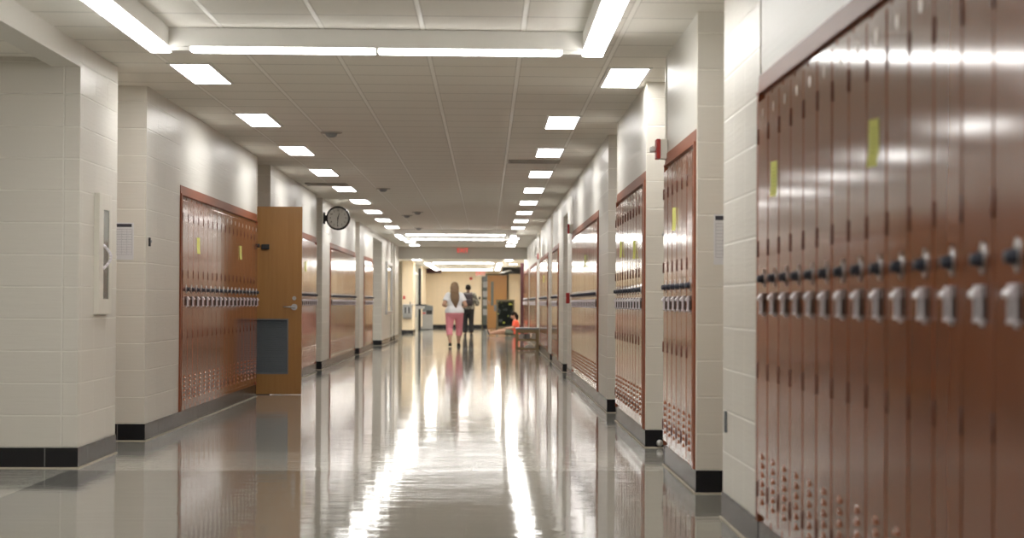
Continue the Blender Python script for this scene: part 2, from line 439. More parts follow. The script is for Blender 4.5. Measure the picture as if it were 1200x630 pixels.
# wall opposite the clock
uv_box('wall_right', XR, XR + DEEP, -7, 2.28, BASE, H, M['block'], yref=0)
uv_box('baseboard_right', XR - .006, XR + DEEP, -7, 2.28, 0, BASE, M['base'])
backwall('right', -7, 62.8)
bank('right', 2.365, 20, 2.28, 8.52, True, 'from the block wall in the large blurred bank', 'lockers of the big bank', True)
OPP = 'from its near end, %s bank on the wall facing the clock'
G = 'lockers of the %s bank facing the clock wall'
pier('right', 8.52, 9.83); recess_door('right', 9.83, 11.06)
pier('right', 11.06, 11.10); bank('right', 11.18, 6, 11.10, 13.02, True, OPP % 'second', G % 'second'); pier('right', 13.02, 13.06)
recess_door('right', 13.06, 14.6)
pier('right', 14.6, 14.64); bank('right', 14.80, 10, 14.64, 17.87, True, OPP % 'third', G % 'third'); pier('right', 17.87, 17.91)
recess_door('right', 17.91, 19.24)
pier('right', 19.24, 20.84); bank('right', 20.95, 20, 20.84, 27.17, False, OPP % 'fourth', G % 'fourth'); pier('right', 27.17, 28.9)
recess_door('right', 28.9, 30.51)
uv_box('wall_right', XR, XR + DEEP, 28.9, 30.51, 2.38, H, M['block'])
pier('right', 30.51, 32.43); bank('right', 32.52, 9, 32.43, 35.4, False, OPP % 'fifth', G % 'fifth'); pier('right', 35.4, 35.46)
recess_door('right', 35.46, 36.56)
pier('right', 36.56, 38.03); bank('right', 38.15, 17, 38.03, 43.45, False, OPP % 'sixth', G % 'sixth'); pier('right', 43.45, 43.52)
recess_door('right', 43.52, 44.76)
pier('right', 44.76, 46.67); bank('right', 46.83, 23, 46.67, 54.0, False, OPP % 'seventh', G % 'seventh')
pier('right', 54.0, 55.7); bank('right', 55.86, 22, 55.7, 62.7, False, OPP % 'eighth', G % 'eighth'); pier('right', 62.7, 62.8)
for y in (11.08, 13.04, 14.62, 17.89, 35.43, 43.485): corner_bead('right', y)

# wall with the clock
uv_box('wall_left', XL - DEEP, XL, -7, 8.9, BASE, H, M['block'], yref=0)
uv_box('baseboard_left', XL - DEEP, XL + .006, -7, 8.906, 0, BASE, M['base'])
backwall('left', 12.85, 45.25); backwall('left', 49.12, 58.4)
ALONG = 'from its near end, %s bank along the wall with the clock'
GL = 'lockers of the %s bank along the clock wall'
pier('left', 12.73, 14.01)
recess_door('left', 14.01, 15.2)
pier('left', 15.2, 16.86); bank('left', 16.92, 18, 16.86, 22.42, True, ALONG % 'first', GL % 'first'); pier('left', 22.42, 22.45)
pier('left', 23.84, 25.22); bank('left', 25.28, 16, 25.22, 30.2, False, ALONG % 'second', GL % 'second'); pier('left', 30.2, 30.31)
recess_door('left', 30.31, 31.34)
pier('left', 31.34, 32.9); bank('left', 32.97, 20, 32.9, 39.13, False, ALONG % 'third', GL % 'third'); pier('left', 39.13, 39.19)
recess_door('left', 39.19, 40.55)
pier('left', 40.55, 41.92); bank('left', 42.0, 10, 41.92, 45.1, False, ALONG % 'fourth', GL % 'fourth'); pier('left', 45.1, 45.25)
pier('left', 49.12, 53.6); pier('left', 54.3, 55.3); pier('left', 56.1, 58.4)
recess_door('left', 53.6, 54.3); recess_door('left', 55.3, 56.1)
corner_bead('left', 22.436); corner_bead('left', 30.26); corner_bead('left', 39.16)

# side corridors opening off the clock wall, each under a beam
for a, b_ in ((8.9, 12.73), (45.25, 49.12)):
    uv_box('wall_left', XL - .18, XL, a, b_, 2.54, H, M['plaster'])
    uv_box('wall_back', -9.0, XL - DEEP, b_, b_ + .12, BASE, 2.62, M['block'], xref=XL - .1)
    floor_bead(-9.0, XL - DEEP, b_ - .016, b_ + .1)
    uv_box('baseboard_back', -9.0, XL - DEEP, b_ - .006, b_ + .12, 0, BASE, M['base'], xref=XL - .1)
    uv_box('wall_front', -9.0, XL - DEEP, a - .12, a, 0, 2.62, M['block'])
    uv_box('wall_end', -9.1, -9.0, a - .12, b_ + .12, 0, 2.62, M['block'])
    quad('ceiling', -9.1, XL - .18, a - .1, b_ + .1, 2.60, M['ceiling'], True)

# bulkhead and lobby
uv_box('wall_bulkhead', -5.2, XR + .9, 58.4, 58.7, 2.335, 3.0, M['plaster'])
LC = 2.47
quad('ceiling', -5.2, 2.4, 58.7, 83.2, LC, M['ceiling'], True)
uv_box('wall_left', -5.2, -5.1, 58.4, 83, 0, LC, M['brick'])
uv_box('wall_left', -5.1, XL - DEEP, 58.4, 58.6, 0, 2.335, M['block'])
uv_box('wall_left', -2.86, -2.49, 67.6, 69.6, BASE, LC, M['brick']); uv_box('baseboard_left', -2.87, -2.48, 67.58, 69.61, 0, BASE, M['base'])
uv_box('wall_left', -5.1, -2.86, 69.3, 69.6, 0, LC, M['block'])
uv_box('wall_left', -2.62, -2.52, 76.3, 83, BASE, LC, M['brick'])
uv_box('wall_back', -2.62, 2.4, 83, 83.2, BASE + .02, LC, M['brick']); uv_box('baseboard_back', -2.6, -.2, 82.98, 83.0, 0, BASE + .02, M['base'])
uv_box('baseboard_back', .82, 1.5, 82.98, 83.0, 0, BASE + .02, M['base'])
uv_box('wall_right', 1.45, 1.6, 62.8, 83, 0, LC, M['brick'])
uv_box('wall_front', -9.2, 2.4, -7.2, -7, 0, H, M['block'])

# glazed door in the lobby's side
bm = BM()
for y in (70.4, 73.2, 75.9): box(bm, -2.66, -2.56, y, y + .14, 0, LC)
box(bm, -2.66, -2.56, 70.4, 76.04, 2.08, 2.16)
w1 = struct(mesh_obj('window_1', bm, M['cream_metal']))
bm = BM(); box(bm, -2.63, -2.61, 70.54, 73.2, .1, 2.08); box(bm, -2.63, -2.61, 73.34, 75.9, .1, 2.08); mesh_obj('glass_pane', bm, M['glass_dark'], w1)
bm = BM(); box(bm, -2.55, -2.45, 74.5, 74.62, 0, 2.34); trim(bm, M['black'])

# ------------------------------------------------------------------ ceiling lights
def light_proto(w, l, name='ceiling_light'):
    r = empty(name)
    bm = BM(); z = -.012
    for a in ((-w / 2 - .02, -w / 2, -l / 2 - .02, l / 2 + .02), (w / 2, w / 2 + .02, -l / 2 - .02, l / 2 + .02), (-w / 2, w / 2, -l / 2 - .02, -l / 2), (-w / 2, w / 2, l / 2, l / 2 + .02)):
        box(bm, a[0], a[1], a[2], a[3], z, 0)
    mesh_obj('frame', bm, M['white_metal'], r)
    bm = BM(); box(bm, -w / 2, w / 2, -l / 2, l / 2, -.009, -.002); mesh_obj('diffuser', bm, M['lamp'], r)
    return r
LP = light_proto(.265, 1.2); first = [True]
def light(x, y, z, label, group):
    o = LP if first[0] else copy_tree(LP); first[0] = False
    o.location = (x, y, z); tag(o, label, 'light', group)
rows = [13.72 + .6 + 3.586 * k for k in range(9)]
for i, y in enumerate(rows):
    light(.985 if i == 0 else .668, y, H, 'lit ceiling panel, %s behind the front light loop, row facing the clock wall' % ORD[i], 'ceiling panels facing the clock')
    light(-2.045, y, H, 'lit ceiling panel, %s behind the front light loop, row along the clock wall' % ORD[i], 'ceiling panels above the clock wall')
for i, y in enumerate((50.2, 53.1, 56.4)):
    light(.668, y, H, 'small far lit panel, %s behind the second light loop, row facing the clock' % ORD[i], 'far ceiling panels')
    light(-2.045, y, H, 'small far lit panel, %s behind the second light loop, clock wall row' % ORD[i], 'far ceiling panels')
for x, ys in ((-2.045, (6.74, 3.15, -.44, -4.0)), (.985, (3.15, -.44, -4.0))):
    for y in ys:
        light(x, y, H, 'recessed ceiling panel over the near end of the corridor, out of frame', 'panels over the near end')
light(-2.3, 65.4, LC, 'lit recessed panel over the lobby on the clock side', 'lobby ceiling panels')
light(.72, 65.4, LC, 'lit recessed panel over the lobby above the seated person', 'lobby ceiling panels')
for x in (-3.9, -2.9, -1.7, -.7, .3, 1.0):  # unseen panels added to brighten the lobby
    for y in (60.6, 63.2): light(x, y, LC, 'added panel brightening the lobby, hidden just past the bulkhead', 'added panels hidden past the bulkhead')
for x, y, lb in ((-3.9, 75., 'added lit panel over the lobby recess beyond the brick pier'), (.95, 72., 'added lit panel over the lobby above the chalkboard easel'), (.95, 79., 'added lit panel over the lobby near the oak door'), (-3.9, 64., 'added lit panel over the lobby before the brick pier')):
    light(x, y, LC, lb, 'lobby ceiling panels')  # extra panels added to raise the light in the lobby
for x, lb in ((-1.75, 'lit panel before the brick end wall, the one beside the maroon banner'), (-.75, 'lit panel before the brick end wall, the one above the red bell'), (.3, 'lit panel before the brick end wall, the one above the oak door')):
    light(x, 81.2, LC, lb, 'lobby ceiling panels')
light(-5.2, 10.8, 2.60, 'added unseen panel inside the side corridor before the front pier', 'side corridor panels')  # unseen lamp added to light the block face at the corridor mouth
light(-5.2, 47.2, 2.60, 'recessed panel inside the far side corridor', 'side corridor panels')

def light_loop(x0, x1, y0, y1, zt, zb, w, label, mt='tube'):
    zt -= .002
    r = empty('light_fixture', ((x0 + x1) / 2, (y0 + y1) / 2, zt))
    cx, cy = r.location.x, r.location.y
    for a in ((x0, x0 + w, y0, y1), (x1 - w, x1, y0, y1), (x0 + w, x1 - w, y0, y0 + w), (x0 + w, x1 - w, y1 - w, y1)):
        b_ = (a[0] - cx, a[1] - cx, a[2] - cy, a[3] - cy)
        bm = BM(); box(bm, *b_, zb - zt + .026, 0); h = mesh_obj('housing', bm, M['white_metal'], r)
        lng = 0 if b_[1] - b_[0] > b_[3] - b_[2] else 1
        n = 2; bm = BM()
        for k in range(n):
            c = list(b_); L0, L1 = c[lng * 2], c[lng * 2 + 1]; e0 = .13 if k == 0 and lng == 0 else .009; e1 = .13 if k == n - 1 and lng == 0 else .009
            st = (L1 - L0) / n; c[lng * 2] = L0 + st * k + e0; c[lng * 2 + 1] = L0 + st * (k + 1) - e1
            o = 1 - lng; c[o * 2] += .004; c[o * 2 + 1] -= .004
            box(bm, *c, zb - zt, zb - zt + .025, 0, .008)
        mesh_obj('diffuser', bm, M[mt], h)
        for k in range(n + 1):
            c = list(b_); L0, L1 = c[lng * 2], c[lng * 2 + 1]; p = L0 + (L1 - L0) * k / n
            p = min(max(p, L0 + .065), L1 - .065) if lng == 0 else min(max(p, L0 + .012), L1 - .012)
            hw = .06 if lng == 0 and k in (0, n) else .009
            c[lng * 2], c[lng * 2 + 1] = p - hw, p + hw
            bm = BM(); box(bm, *c, zb - zt + .001, zb - zt + .0245); mesh_obj('end_cap', bm, M['white_metal'], h)
    return tag(r, label, 'light fixture')
light_loop(-2.03, .70, 9.0, 12.06, H, 2.55, .13, 'big square loop of fluorescent strips hung under the ceiling nearest the camera')
light_loop(-2.06, .66, 44.3, 47.5, H, 2.55, .13, 'second square loop of fluorescent strips, halfway down the corridor ceiling')
light_loop(-2.05, .5, 65.0, 78.4, LC, LC - .13, .16, 'long loop of fluorescent strips in the lobby past the bulkhead', 'lobby_tube')

# vents, detectors, signs on the ceiling
def vent(x0, x1, yc, label):
    r = empty('air_vent', ((x0 + x1) / 2, yc, H)); w = (x1 - x0) / 2
    bm = BM()
    for a in ((-w, w, -.2, -.18), (-w, w, .18, .2), (-w, -w + .02, -.18, .18), (w - .02, w, -.18, .18)): box(bm, *a, -.016, 0)
    mesh_obj('frame', bm, M['vent'], r)
    bm = BM(); box(bm, -w + .02, w - .02, -.18, .18, -.003, -.001); mesh_obj('backing', bm, M['grey_panel'], r)
    bm = BM()
    for k in range(8): prism(bm, [(-.17 + k * .045, -.014), (-.155 + k * .045, -.004), (-.151 + k * .045, -.006), (-.166 + k * .045, -.016)], 'x', -w + .02, w - .02)
    mesh_obj('slat', bm, M['vent'], r)
    tag(r, label, 'vent')
vent(.24, .83, 22.85, 'grey slotted air vent in the ceiling beside panels on the wall facing the clock')
vent(-2.5, -1.93, 27.6, 'grey slotted air vent in the ceiling just before the wall clock')
def detector(x, y, label, z=H):
    r = empty('smoke_detector', (x, y, z))
    bm = BM(); cyl(bm, (0, 0, 0), (0, 0, -.010), .105, .10, 24); mesh_obj('mounting_plate', bm, M['vent'], r)
    bm = BM(); cyl(bm, (0, 0, -.010), (0, 0, -.036), .06, .05, 20); ball(bm, (0, 0, -.036), .045, 1, 1, .35, 14); mesh_obj('sensor_body', bm, M['grey_panel'], r)
    tag(r, label, 'smoke detector')
detector(-1.5, 19.2, 'small round ceiling detector in front of the open wooden door')
detector(-1.49, 28.6, 'small round ceiling detector above and beside the clock')
detector(-1.5, 37.3, 'round ceiling detector past the clock, one of a close couple, nearer the clock wall')
detector(-1.25, 35.9, 'round ceiling detector past the clock, one of a close couple, nearer mid ceiling')
detector(-1.49, 43.6, 'tiny round detector hanging just before the second light loop')

def exit_sign(x, y, z, label, s=1.):
    r = empty('exit_sign', (x, y, z))
    bm = BM(); box(bm, -.165 * s, .165 * s, -.03, .03, -.10 * s, .10 * s, 0, .006); mesh_obj('housing', bm, M['exit_face'], r)
    text_mesh('lettering', 'EXIT', .165 * s, M['exit'], r, (0, -.033, 0))
    bm = BM(); cyl(bm, (0, 0, .1 * s), (0, 0, .14 * s), .03, seg=12); mesh_obj('canopy', bm, M['white_metal'], r)
    return tag(r, label, 'exit sign')
exit_sign(-.71, 58.36, 2.585, 'red lettered EXIT sign on the cream bulkhead across the corridor')
exit_sign(-.25, 80.3, 2.245, 'red EXIT sign hanging in the lobby above the oak door', 1.2)

# hanging banners at the lobby's end
bm = BM(); box(bm, -2.5, -1.88, 82.6, 82.64, 2.28, 2.47, 0, .004)
tag(mesh_obj('banner', bm, M['maroon']), 'dark maroon banner hung high on the lobby end wall, clock side', 'banner')
r = empty('banner', (1.02, 78.2, 2.33))
bm = BM(); box(bm, -.42, .40, -.02, .02, -.13, .137, 0, .004); mesh_obj('board', bm, M['dark_sign'], r)
bm = BM()
for k in range(5): box(bm, -.40 + k * .07 - .1, -.33 + k * .07, -.024, -.021, -.09 + k * .022, -.065 + k * .022)
mesh_obj('stripe', bm, M['paper'], r)
tag(r, 'black hanging banner with white marks over the seated person', 'banner')

# ------------------------------------------------------------------ open oak door by the first bank
DOORS[0] += 1
d = struct(empty('door_%d' % DOORS[0], (XL - DEEP, 22.86, 0), R(1.5))); d['label'] = 'open oak door with grey louvre panel beside the first locker bank'
W = .92
bm = BM(); T = .022
box(bm, 0, W, -T, T, .865, 2.145, 0); box(bm, 0, W, -T, T, .007, .235, 0)
box(bm, 0, .15, -T, T, .235, .865, 0); box(bm, W - .15, W, -T, T, .235, .865, 0)
mesh_obj('leaf', bm, M['door_wood'], d)
bm = BM()
for a in ((.15, .165), (W - .165, W - .15)): box(bm, a[0], a[1], -T - .004, T + .004, .235, .865)
box(bm, .165, W - .165, -T - .004, T + .004, .235, .25); box(bm, .165, W - .165, -T - .004, T + .004, .85, .865)
for k in range(24):
    z = .252 + k * .025; prism(bm, [(-T, z), (T - .004, z + .028), (T, z + .026), (-T + .004, z - .002)], 'x', .165, W - .165)
mesh_obj('louver_panel', bm, M['grille'], d)
bm = BM(); hx = W - .085
cyl(bm, (hx, -T, 1.0), (hx, -T - .012, 1.0), .036, seg=20); cyl(bm, (hx, -T - .012, 1.0), (hx, -T - .05, 1.0), .014); cyl(bm, (hx + .012, -T - .05, 1.0), (hx - .12, -T - .05, 1.0), .011, .009)
cyl(bm, (hx, T, 1.0), (hx, T + .05, 1.0), .014); cyl(bm, (hx + .012, T + .05, 1.0), (hx - .12, T + .05, 1.0), .011)
mesh_obj('lever_handle', bm, M['steel'], d)
bm = BM(); cyl(bm, (hx, -T, 1.10), (hx, -T - .018, 1.10), .023, .02, 18); mesh_obj('lock_cylinder', bm, M['steel'], d)
bm = BM()
for z in (.25, 1.05, 1.9): cyl(bm, (0, T, z), (0, T, z + .1), .009)
mesh_obj('hinge', bm, M['steel'], d)
bm = BM(); box(bm, .46, .55, -T - .03, -T, 1.655, 1.715, 0, .006); mesh_obj('catch_plate', bm, M['black'], d)
recess_door_y = (22.45, 23.84)
r = empty('door_holder', (XL, 22.435, 1.685))
bm = BM(); box(bm, -.012, .006, -.04, .0, -.03, .03, 0, .004); mesh_obj('wall_plate', bm, M['black'], r)
bm = BM(); cyl(bm, (.006, -.02, 0), (.04, -.02, 0), .02, .022, 18); mesh_obj('magnet', bm, M['black'], r)
tag(r, 'small black magnetic holder on the corner beside the open oak door', 'door holder')
# doorway behind the open leaf: frame in the recess' back wall
bm = BM(); x = XL - DEEP
for a in ((22.50, 22.56), (23.70, 23.76)): box(bm, x - .02, x + .04, a[0], a[1], 0, 2.2)
box(bm, x - .02, x + .04, 22.56, 23.70, 2.15, 2.2); trim(bm, M['cream_metal'])

# ------------------------------------------------------------------ wall things
def extinguisher_cabinet():
    r = empty('extinguisher_cabinet', (XL, 13.43, .97))
    def bx(bm, a, b_, z0, z1, d0, d1, mi=0, bev=.002): box(bm, d0, d1, a, b_, z0, z1, mi, bev)
    bm = BM(); y0, y1, z1 = -.22, .22, .80
    for a in ((y0, y0 + .15, 0, z1), (y1 - .09, y1, 0, z1)): bx(bm, *a, 0, .035)
    bx(bm, y0 + .15, y1 - .09, 0, .10, 0, .035); bx(bm, y0 + .15, y1 - .09, z1 - .105, z1, 0, .035)
    mesh_obj('frame', bm, M['cream_metal'], r)
    bm = BM(); bx(bm, y0 + .15, y1 - .09, .10, z1 - .105, .026, .031); mesh_obj('window_pane', bm, M['glass_dark'], r)
    bm = BM(); prev = None
    for k in range(9):
        t = k / 8; p = Vector((.036 + .05 * math.sin(math.pi * t), y0 + .135, .30 + .16 * t))
        if prev: cyl(bm, prev, p, .009, seg=10)
        prev = p
    mesh_obj('pull_handle', bm, M['chrome'], r)
    tag(r, 'cream fire extinguisher cabinet with narrow glass and bowed handle on the front pier', 'extinguisher cabinet')
extinguisher_cabinet()

def notice(name, x, y, z, w, h, label):
    r = empty(name, (x, y, z))
    bm = BM(); box(bm, -w / 2, w / 2, -.004, 0, -h / 2, h / 2); mesh_obj('sheet', bm, M['paper'], r)
    bm = BM(); box(bm, -w / 2 + .008, w / 2 - .015, -.0048, -.004, h / 2 - .032, h / 2 - .008); mesh_obj('heading', bm, M['head_print'], r)
    bm = BM(); a, b_ = -w / 2 + .012, w / 2 - .012; zt, zb = h / 2 - .05, -h / 2 + .04
    for k in range(11):
        zz = zt + (zb - zt) * k / 10; box(bm, a, b_, -.0046, -.004, zz - .0007, zz + .0007)
    for k in range(6):
        xx = a + (b_ - a) * k / 5; box(bm, xx - .0006, xx + .0006, -.0047, -.004, zb, zt)
    mesh_obj('table_grid', bm, M['print'], r)
    tag(r, label, 'notice')
notice('notice', -2.78, 15.2, 1.51, .216, .28, 'white printed schedule sheet on the block face behind the front pier')
notice('notice', XR + .20, 11.06, 1.415, .216, .28, 'white printed schedule sheet on the block face beside the six-locker bank')

def key_switch(x, y, z, s, label):
    r = empty('key_switch', (x, y, z))
    bm = BM(); box(bm, *sorted((0, s * .012)), -.022, .022, -.033, .033, 0, .003); mesh_obj('plate', bm, M['black'], r)
    bm = BM(); cyl(bm, (s * .012, 0, .005), (s * .022, 0, .005), .011); mesh_obj('key_barrel', bm, M['steel'], r)
    tag(r, label, 'switch')
key_switch(XL, 15.34, 1.51, 1, 'small black key switch on the pier before the first bank along the clock wall')
key_switch(XR, 13.035, 1.505, -1, 'small dark key switch on the strip beyond the six-locker bank')
bm = BM(); box(bm, XR - .010, XR, 9.655, 9.70, .43, .535, 0, .003)
k = mesh_obj('strike_plate', bm, M['grille']); tag(k, 'narrow dark metal strike plate low on the near block wall', 'strike plate')

def fire_horn(y, z, label):
    r = empty('fire_alarm', (XR, y, z))
    bm = BM(); box(bm, -.045, 0, -.06, .06, -.065, .065, 0, .004); mesh_obj('back_box', bm, M['cream_metal'], r)
    bm = BM(); box(bm, -.072, -.045, -.065, .065, -.065, .065, 0, .006); mesh_obj('red_plate', bm, M['red'], r)
    bm = BM(); box(bm, -.11, -.072, -.045, .045, -.02, .018, 0, .012); mesh_obj('strobe', bm, M['white_metal'], r)
    tag(r, label, 'fire alarm', 'red fire alarms')
fire_horn(12.98, 2.065, 'red fire alarm with white strobe above the six-locker bank')
fire_horn(27.25, 2.075, 'red fire alarm with white strobe past the fourth bank facing the clock wall')
fire_horn(43.5, 2.08, 'small red fire alarm past the sixth bank facing the clock wall')
r = empty('pull_station', (XR, 28.2, 1.13))
bm = BM(); box(bm, -.05, 0, -.06, .06, -.075, .075, 0, .006); mesh_obj('housing', bm, M['red'], r)
bm = BM(); box(bm, -.065, -.05, -.04, .04, -.012, .012, 0, .004); mesh_obj('handle', bm, M['white_metal'], r)
tag(r, 'red fire pull station at hand height on the block pier past the fourth bank', 'pull station')
bm = BM(); ball(bm, (XR + .1, 14.575, .035), .025, 1, .8, 1, 14); cyl(bm, (XR + .1, 14.6, .035), (XR + .1, 14.58, .035), .012)
tag(mesh_obj('door_stop', bm, M['steel']), 'round steel door stop on the black base before the third bank', 'door stop')

# clock
r = empty('wall_clock', (-2.355, 31.62, 2.385))
bm = BM(); cyl(bm, (0, -.045, 0), (0, .045, 0), .165, .165, 40)
mesh_obj('face', bm, M['marble'], r)
bm = BM(); n = 40
prof = [(.163, -.05), (.185, -.052), (.19, -.03), (.19, .03), (.185, .052), (.163, .05)]
ring = [[bm.verts.new((a * math.cos(t), b_, a * math.sin(t))) for a, b_ in prof] for t in [2 * math.pi * i / n for i in range(n)]]
for i in range(n):
    for j in range(len(prof)): bm.faces.new((ring[i][j], ring[(i + 1) % n][j], ring[(i + 1) % n][(j + 1) % len(prof)], ring[i][(j + 1) % len(prof)]))
mesh_obj('rim', bm, M['black'], r, None, True)
bm = BM()
for k in range(12):
    t = R(30 * k); c = (.15 * math.sin(t), -.046, .15 * math.cos(t)); cc = (.158 * math.sin(t), -.046, .158 * math.cos(t)); cyl(bm, c, cc, .004, seg=6)
mesh_obj('minute_mark', bm, M['black'], r)
for k in range(1, 13):
    t = R(30 * k); text_mesh('numeral', str(k), .04, M['black'], r, (.122 * math.sin(t), -.0465, .122 * math.cos(t)), depth=.0008)
bm = BM()
for ang, ln, wd in ((15, .085, .006), (184, .125, .0045)):
    t = R(ang); dx, dz = math.sin(t), math.cos(t)
    a = Vector((-dx * .025, -.049, -dz * .025)); b_ = Vector((dx * ln, -.049, dz * ln)); cyl(bm, a, b_, wd, wd * .6, 8)
cyl(bm, (0, -.046, 0), (0, -.054, 0), .01)
mesh_obj('clock_hand', bm, M['black'], r)
bm = BM(); box(bm, XL + 2.355, XL + 2.355 + .022, -.06, .06, -.09, .09, 0, .006); prism(bm, [(XL + 2.372, -.075), (-.183, -.028), (-.183, .028), (XL + 2.372, .075)], 'y', -.022, .022)
mesh_obj('bracket', bm, M['black'], r)
tag(r, 'round black-rimmed clock with white face on a wall bracket', 'clock')

# display case on the far clock wall
r = empty('display_case', (XL, 52.35, .75))
bm = BM()
for a in ((-1.3, -1.22, 0, 1.36), (1.22, 1.3, 0, 1.36), (-1.22, 1.22, 0, .08), (-1.22, 1.22, 1.28, 1.36)): box(bm, 0, .05, *a, 0, .004)
mesh_obj('frame', bm, M['steel'], r)
bm = BM(); box(bm, .01, .02, -1.22, 1.22, .08, 1.28); mesh_obj('glass_pane', bm, M['glass_dark'], r)
tag(r, 'steel framed glass display case on the clock wall before the lobby', 'display case')

# yellow notes tucked into locker seams
def note(side, y, z, tilt, label, h=.142, w=.078, curl=.035):
    X = XR if side == 'right' else XL; s = -1 if side == 'right' else 1
    r = empty('sticky_note', (X + s * .017, y, z))
    bm = BM(); nz, ny = 10, 5
    def out_at(u, v): return .002 + .014 * (u + .5) + curl * .5 * max(0, .35 - v)
    def P(i, j, off):
        v = i / nz; u = j / ny - .5
        return (s * (out_at(u, v) + off), u * w + tilt * (v - .5) * h, (v - .5) * h)
    for off in (0., .0006):
        g = [[bm.verts.new(P(i, j, off)) for j in range(ny + 1)] for i in range(nz + 1)]
        for i in range(nz):
            for j in range(ny): bm.faces.new((g[i][j], g[i][j + 1], g[i + 1][j + 1], g[i + 1][j]))
    mesh_obj('paper_sheet', bm, M['note'], r, None, True)
    bm = BM()
    for k in range(6):
        v = .3 + k * .1; c = []
        for u in (-.3, .25 - .1 * (k % 2)):
            out = out_at(u, v) + .0014
            c.append(Vector((s * out, u * w + tilt * (v - .5) * h, (v - .5) * h)))
        cyl(bm, c[0], c[1], .0007, seg=5)
    mesh_obj('handwriting', bm, M['ink'], r)
    tag(r, label, 'note', 'yellow notes on lockers')
note('right', 5.86, 1.535, .0, 'yellow note lifting off a locker in the blurred bank, the larger of two there')
note('right', 7.92, 1.557, .02, 'yellow note on the blurred bank, the smaller of two there, nearer the block wall', curl=.02)
note('right', 12.16, 1.575, .05, 'yellow note on the six-locker bank facing the clock wall', curl=.02)
note('right', 17.0, 1.52, .05, 'yellow note on the third bank facing the clock, the one farther along', curl=.02)
note('right', 15.45, 1.475, .05, 'yellow note on the third bank facing the clock, the one nearer the camera', curl=.02)
note('left', 17.77, 1.55, -.12, 'yellow note on the first bank along the clock wall, near the block pier', curl=.02)
note('left', 20.8, 1.565, -.2, 'yellow note on the first bank along the clock wall, toward the oak door', curl=.02)
note('left', 28.2, 1.56, -.1, 'yellow note on the bank just past the open oak door', curl=.02)
note('right', 23.2, 1.55, .1, 'yellow note on the fourth bank facing the clock wall', curl=.02)
note('right', 40.2, 1.55, .1, 'yellow note on the sixth bank facing the clock wall', curl=.02)

# ------------------------------------------------------------------ lobby things
DOORS[0] += 1
d = struct(empty('door_%d' % DOORS[0], (.03, 82.9, 0), R(-4)))
bm = BM()
for a in ((0, .14, .01, 2.2), (.26, .80, .01, 2.2), (.14, .26, .01, .95), (.14, .26, 1.95, 2.2)): box(bm, a[0], a[1], -.022, .022, a[2], a[3])
mesh_obj('leaf', bm, M['door_wood'], d)
bm = BM(); box(bm, .14, .26, -.006, .006, .95, 1.95); mesh_obj('window_pane', bm, M['glass_dark'], d)
bm = BM(); box(bm, .28, .60, -.03, -.022, .72, .98, 0, .003); mesh_obj('push_plate', bm, M['grille'], d)
bm = BM(); cyl(bm, (.07, -.022, 1.02), (.07, -.06, 1.02), .012); cyl(bm, (.07, -.06, 1.02), (.07, -.06, 1.16), .01); mesh_obj('lever_handle', bm, M['steel'], d)
bm = BM(); box(bm, .44, .66, -.026, -.022, 1.42, 1.72)
tag(mesh_obj('paper_sheet', bm, M['paper'], None, (.03, 82.9, 0)), 'white sheet taped to the oak door at the end of the lobby', 'paper')
bm = BM(); box(bm, -.21, -.16, 82.93, 83.02, 0, 2.27); box(bm, .84, .90, 82.93, 83.02, 0, 2.27); box(bm, -.16, .84, 82.93, 83.02, 2.22, 2.27); trim(bm, M['easel_wood'])
bm = BM(); box(bm, -.16, .02, 82.975, 83.01, .15, 2.22)
w2 = struct(mesh_obj('window_2', bm, M['glass_dark']))
bm = BM()
for z in (.55, .95, 1.3, 1.7): box(bm, -.16, .02, 82.95, 82.975, z, z + .25)
mesh_obj('pale_panel', bm, M['grey_panel'], w2)
bm = BM(); box(bm, -.055, .055, -.06, 0, -.055, .055, 0, .006); cyl(bm, (0, -.06, 0), (0, -.08, 0), .04, .035, 16)
tag(mesh_obj('fire_bell', bm, M['red'], None, (-.66, 83.0, 2.07)), 'small red fire bell high on the tan brick end wall', 'fire bell')
bm = BM(); box(bm, -.04, .04, -.02, 0, -.06, .06, 0, .004)
tag(mesh_obj('switch_plate', bm, M['black'], None, (-.3, 83.0, 1.26)), 'small dark switch on the brick wall beside the oak door', 'switch')
bm = BM(); box(bm, 1.07, 1.25, 63.3, 63.42, 0, 2.33, 0, .005)
tag(mesh_obj('folding_partition', bm, M['maroon']), 'tall dark maroon partition edge behind the seated person', 'partition')

# drinking fountain on the brick pier
r = empty('drinking_fountain', (-2.66, 67.6, .5))
bm = BM(); prism(bm, [(-.0, 0), (-.22, .06), (-.30, .22), (-.30, .47), (0, .47)], 'x', -.17, .13); mesh_obj('cabinet', bm, M['grey_panel'], r)
bm = BM()
for x in (-.10, .02): box(bm, x, x + .05, -.306, -.30, .2, .4, 0, .002)
mesh_obj('side_grille', bm, M['black'], r)
bm = BM(); box(bm, -.17, .22, -.34, 0, .47, .50, 0, .008); mesh_obj('basin_rim', bm, M['steel'], r)
bm = BM(); cyl(bm, (.08, -.18, .5), (.08, -.18, .56), .018); cyl(bm, (.08, -.18, .56), (.08, -.26, .58), .014); mesh_obj('spout', bm, M['black'], r)
tag(r, 'grey drinking fountain mounted on the tan brick pier', 'drinking fountain')
r = empty('drinking_fountain', (-2.40, 72.4, .83))
bm = BM(); prism(bm, [(-.16, 0), (.12, 0), (.16, .12), (-.24, .12)], 'y', -.2, .2); mesh_obj('bowl', bm, M['steel'], r)
bm = BM(); box(bm, -.26, .22, -.24, .24, .12, .165, 0, .01); mesh_obj('basin_rim', bm, M['head_print'], r)
bm = BM(); box(bm, -.26, -.12, -.15, .15, -.3, 0.0, 0, .005); mesh_obj('bracket', bm, M['steel'], r)
tag(r, 'dark rimmed drinking basin beside the black post past the brick pier', 'drinking fountain')
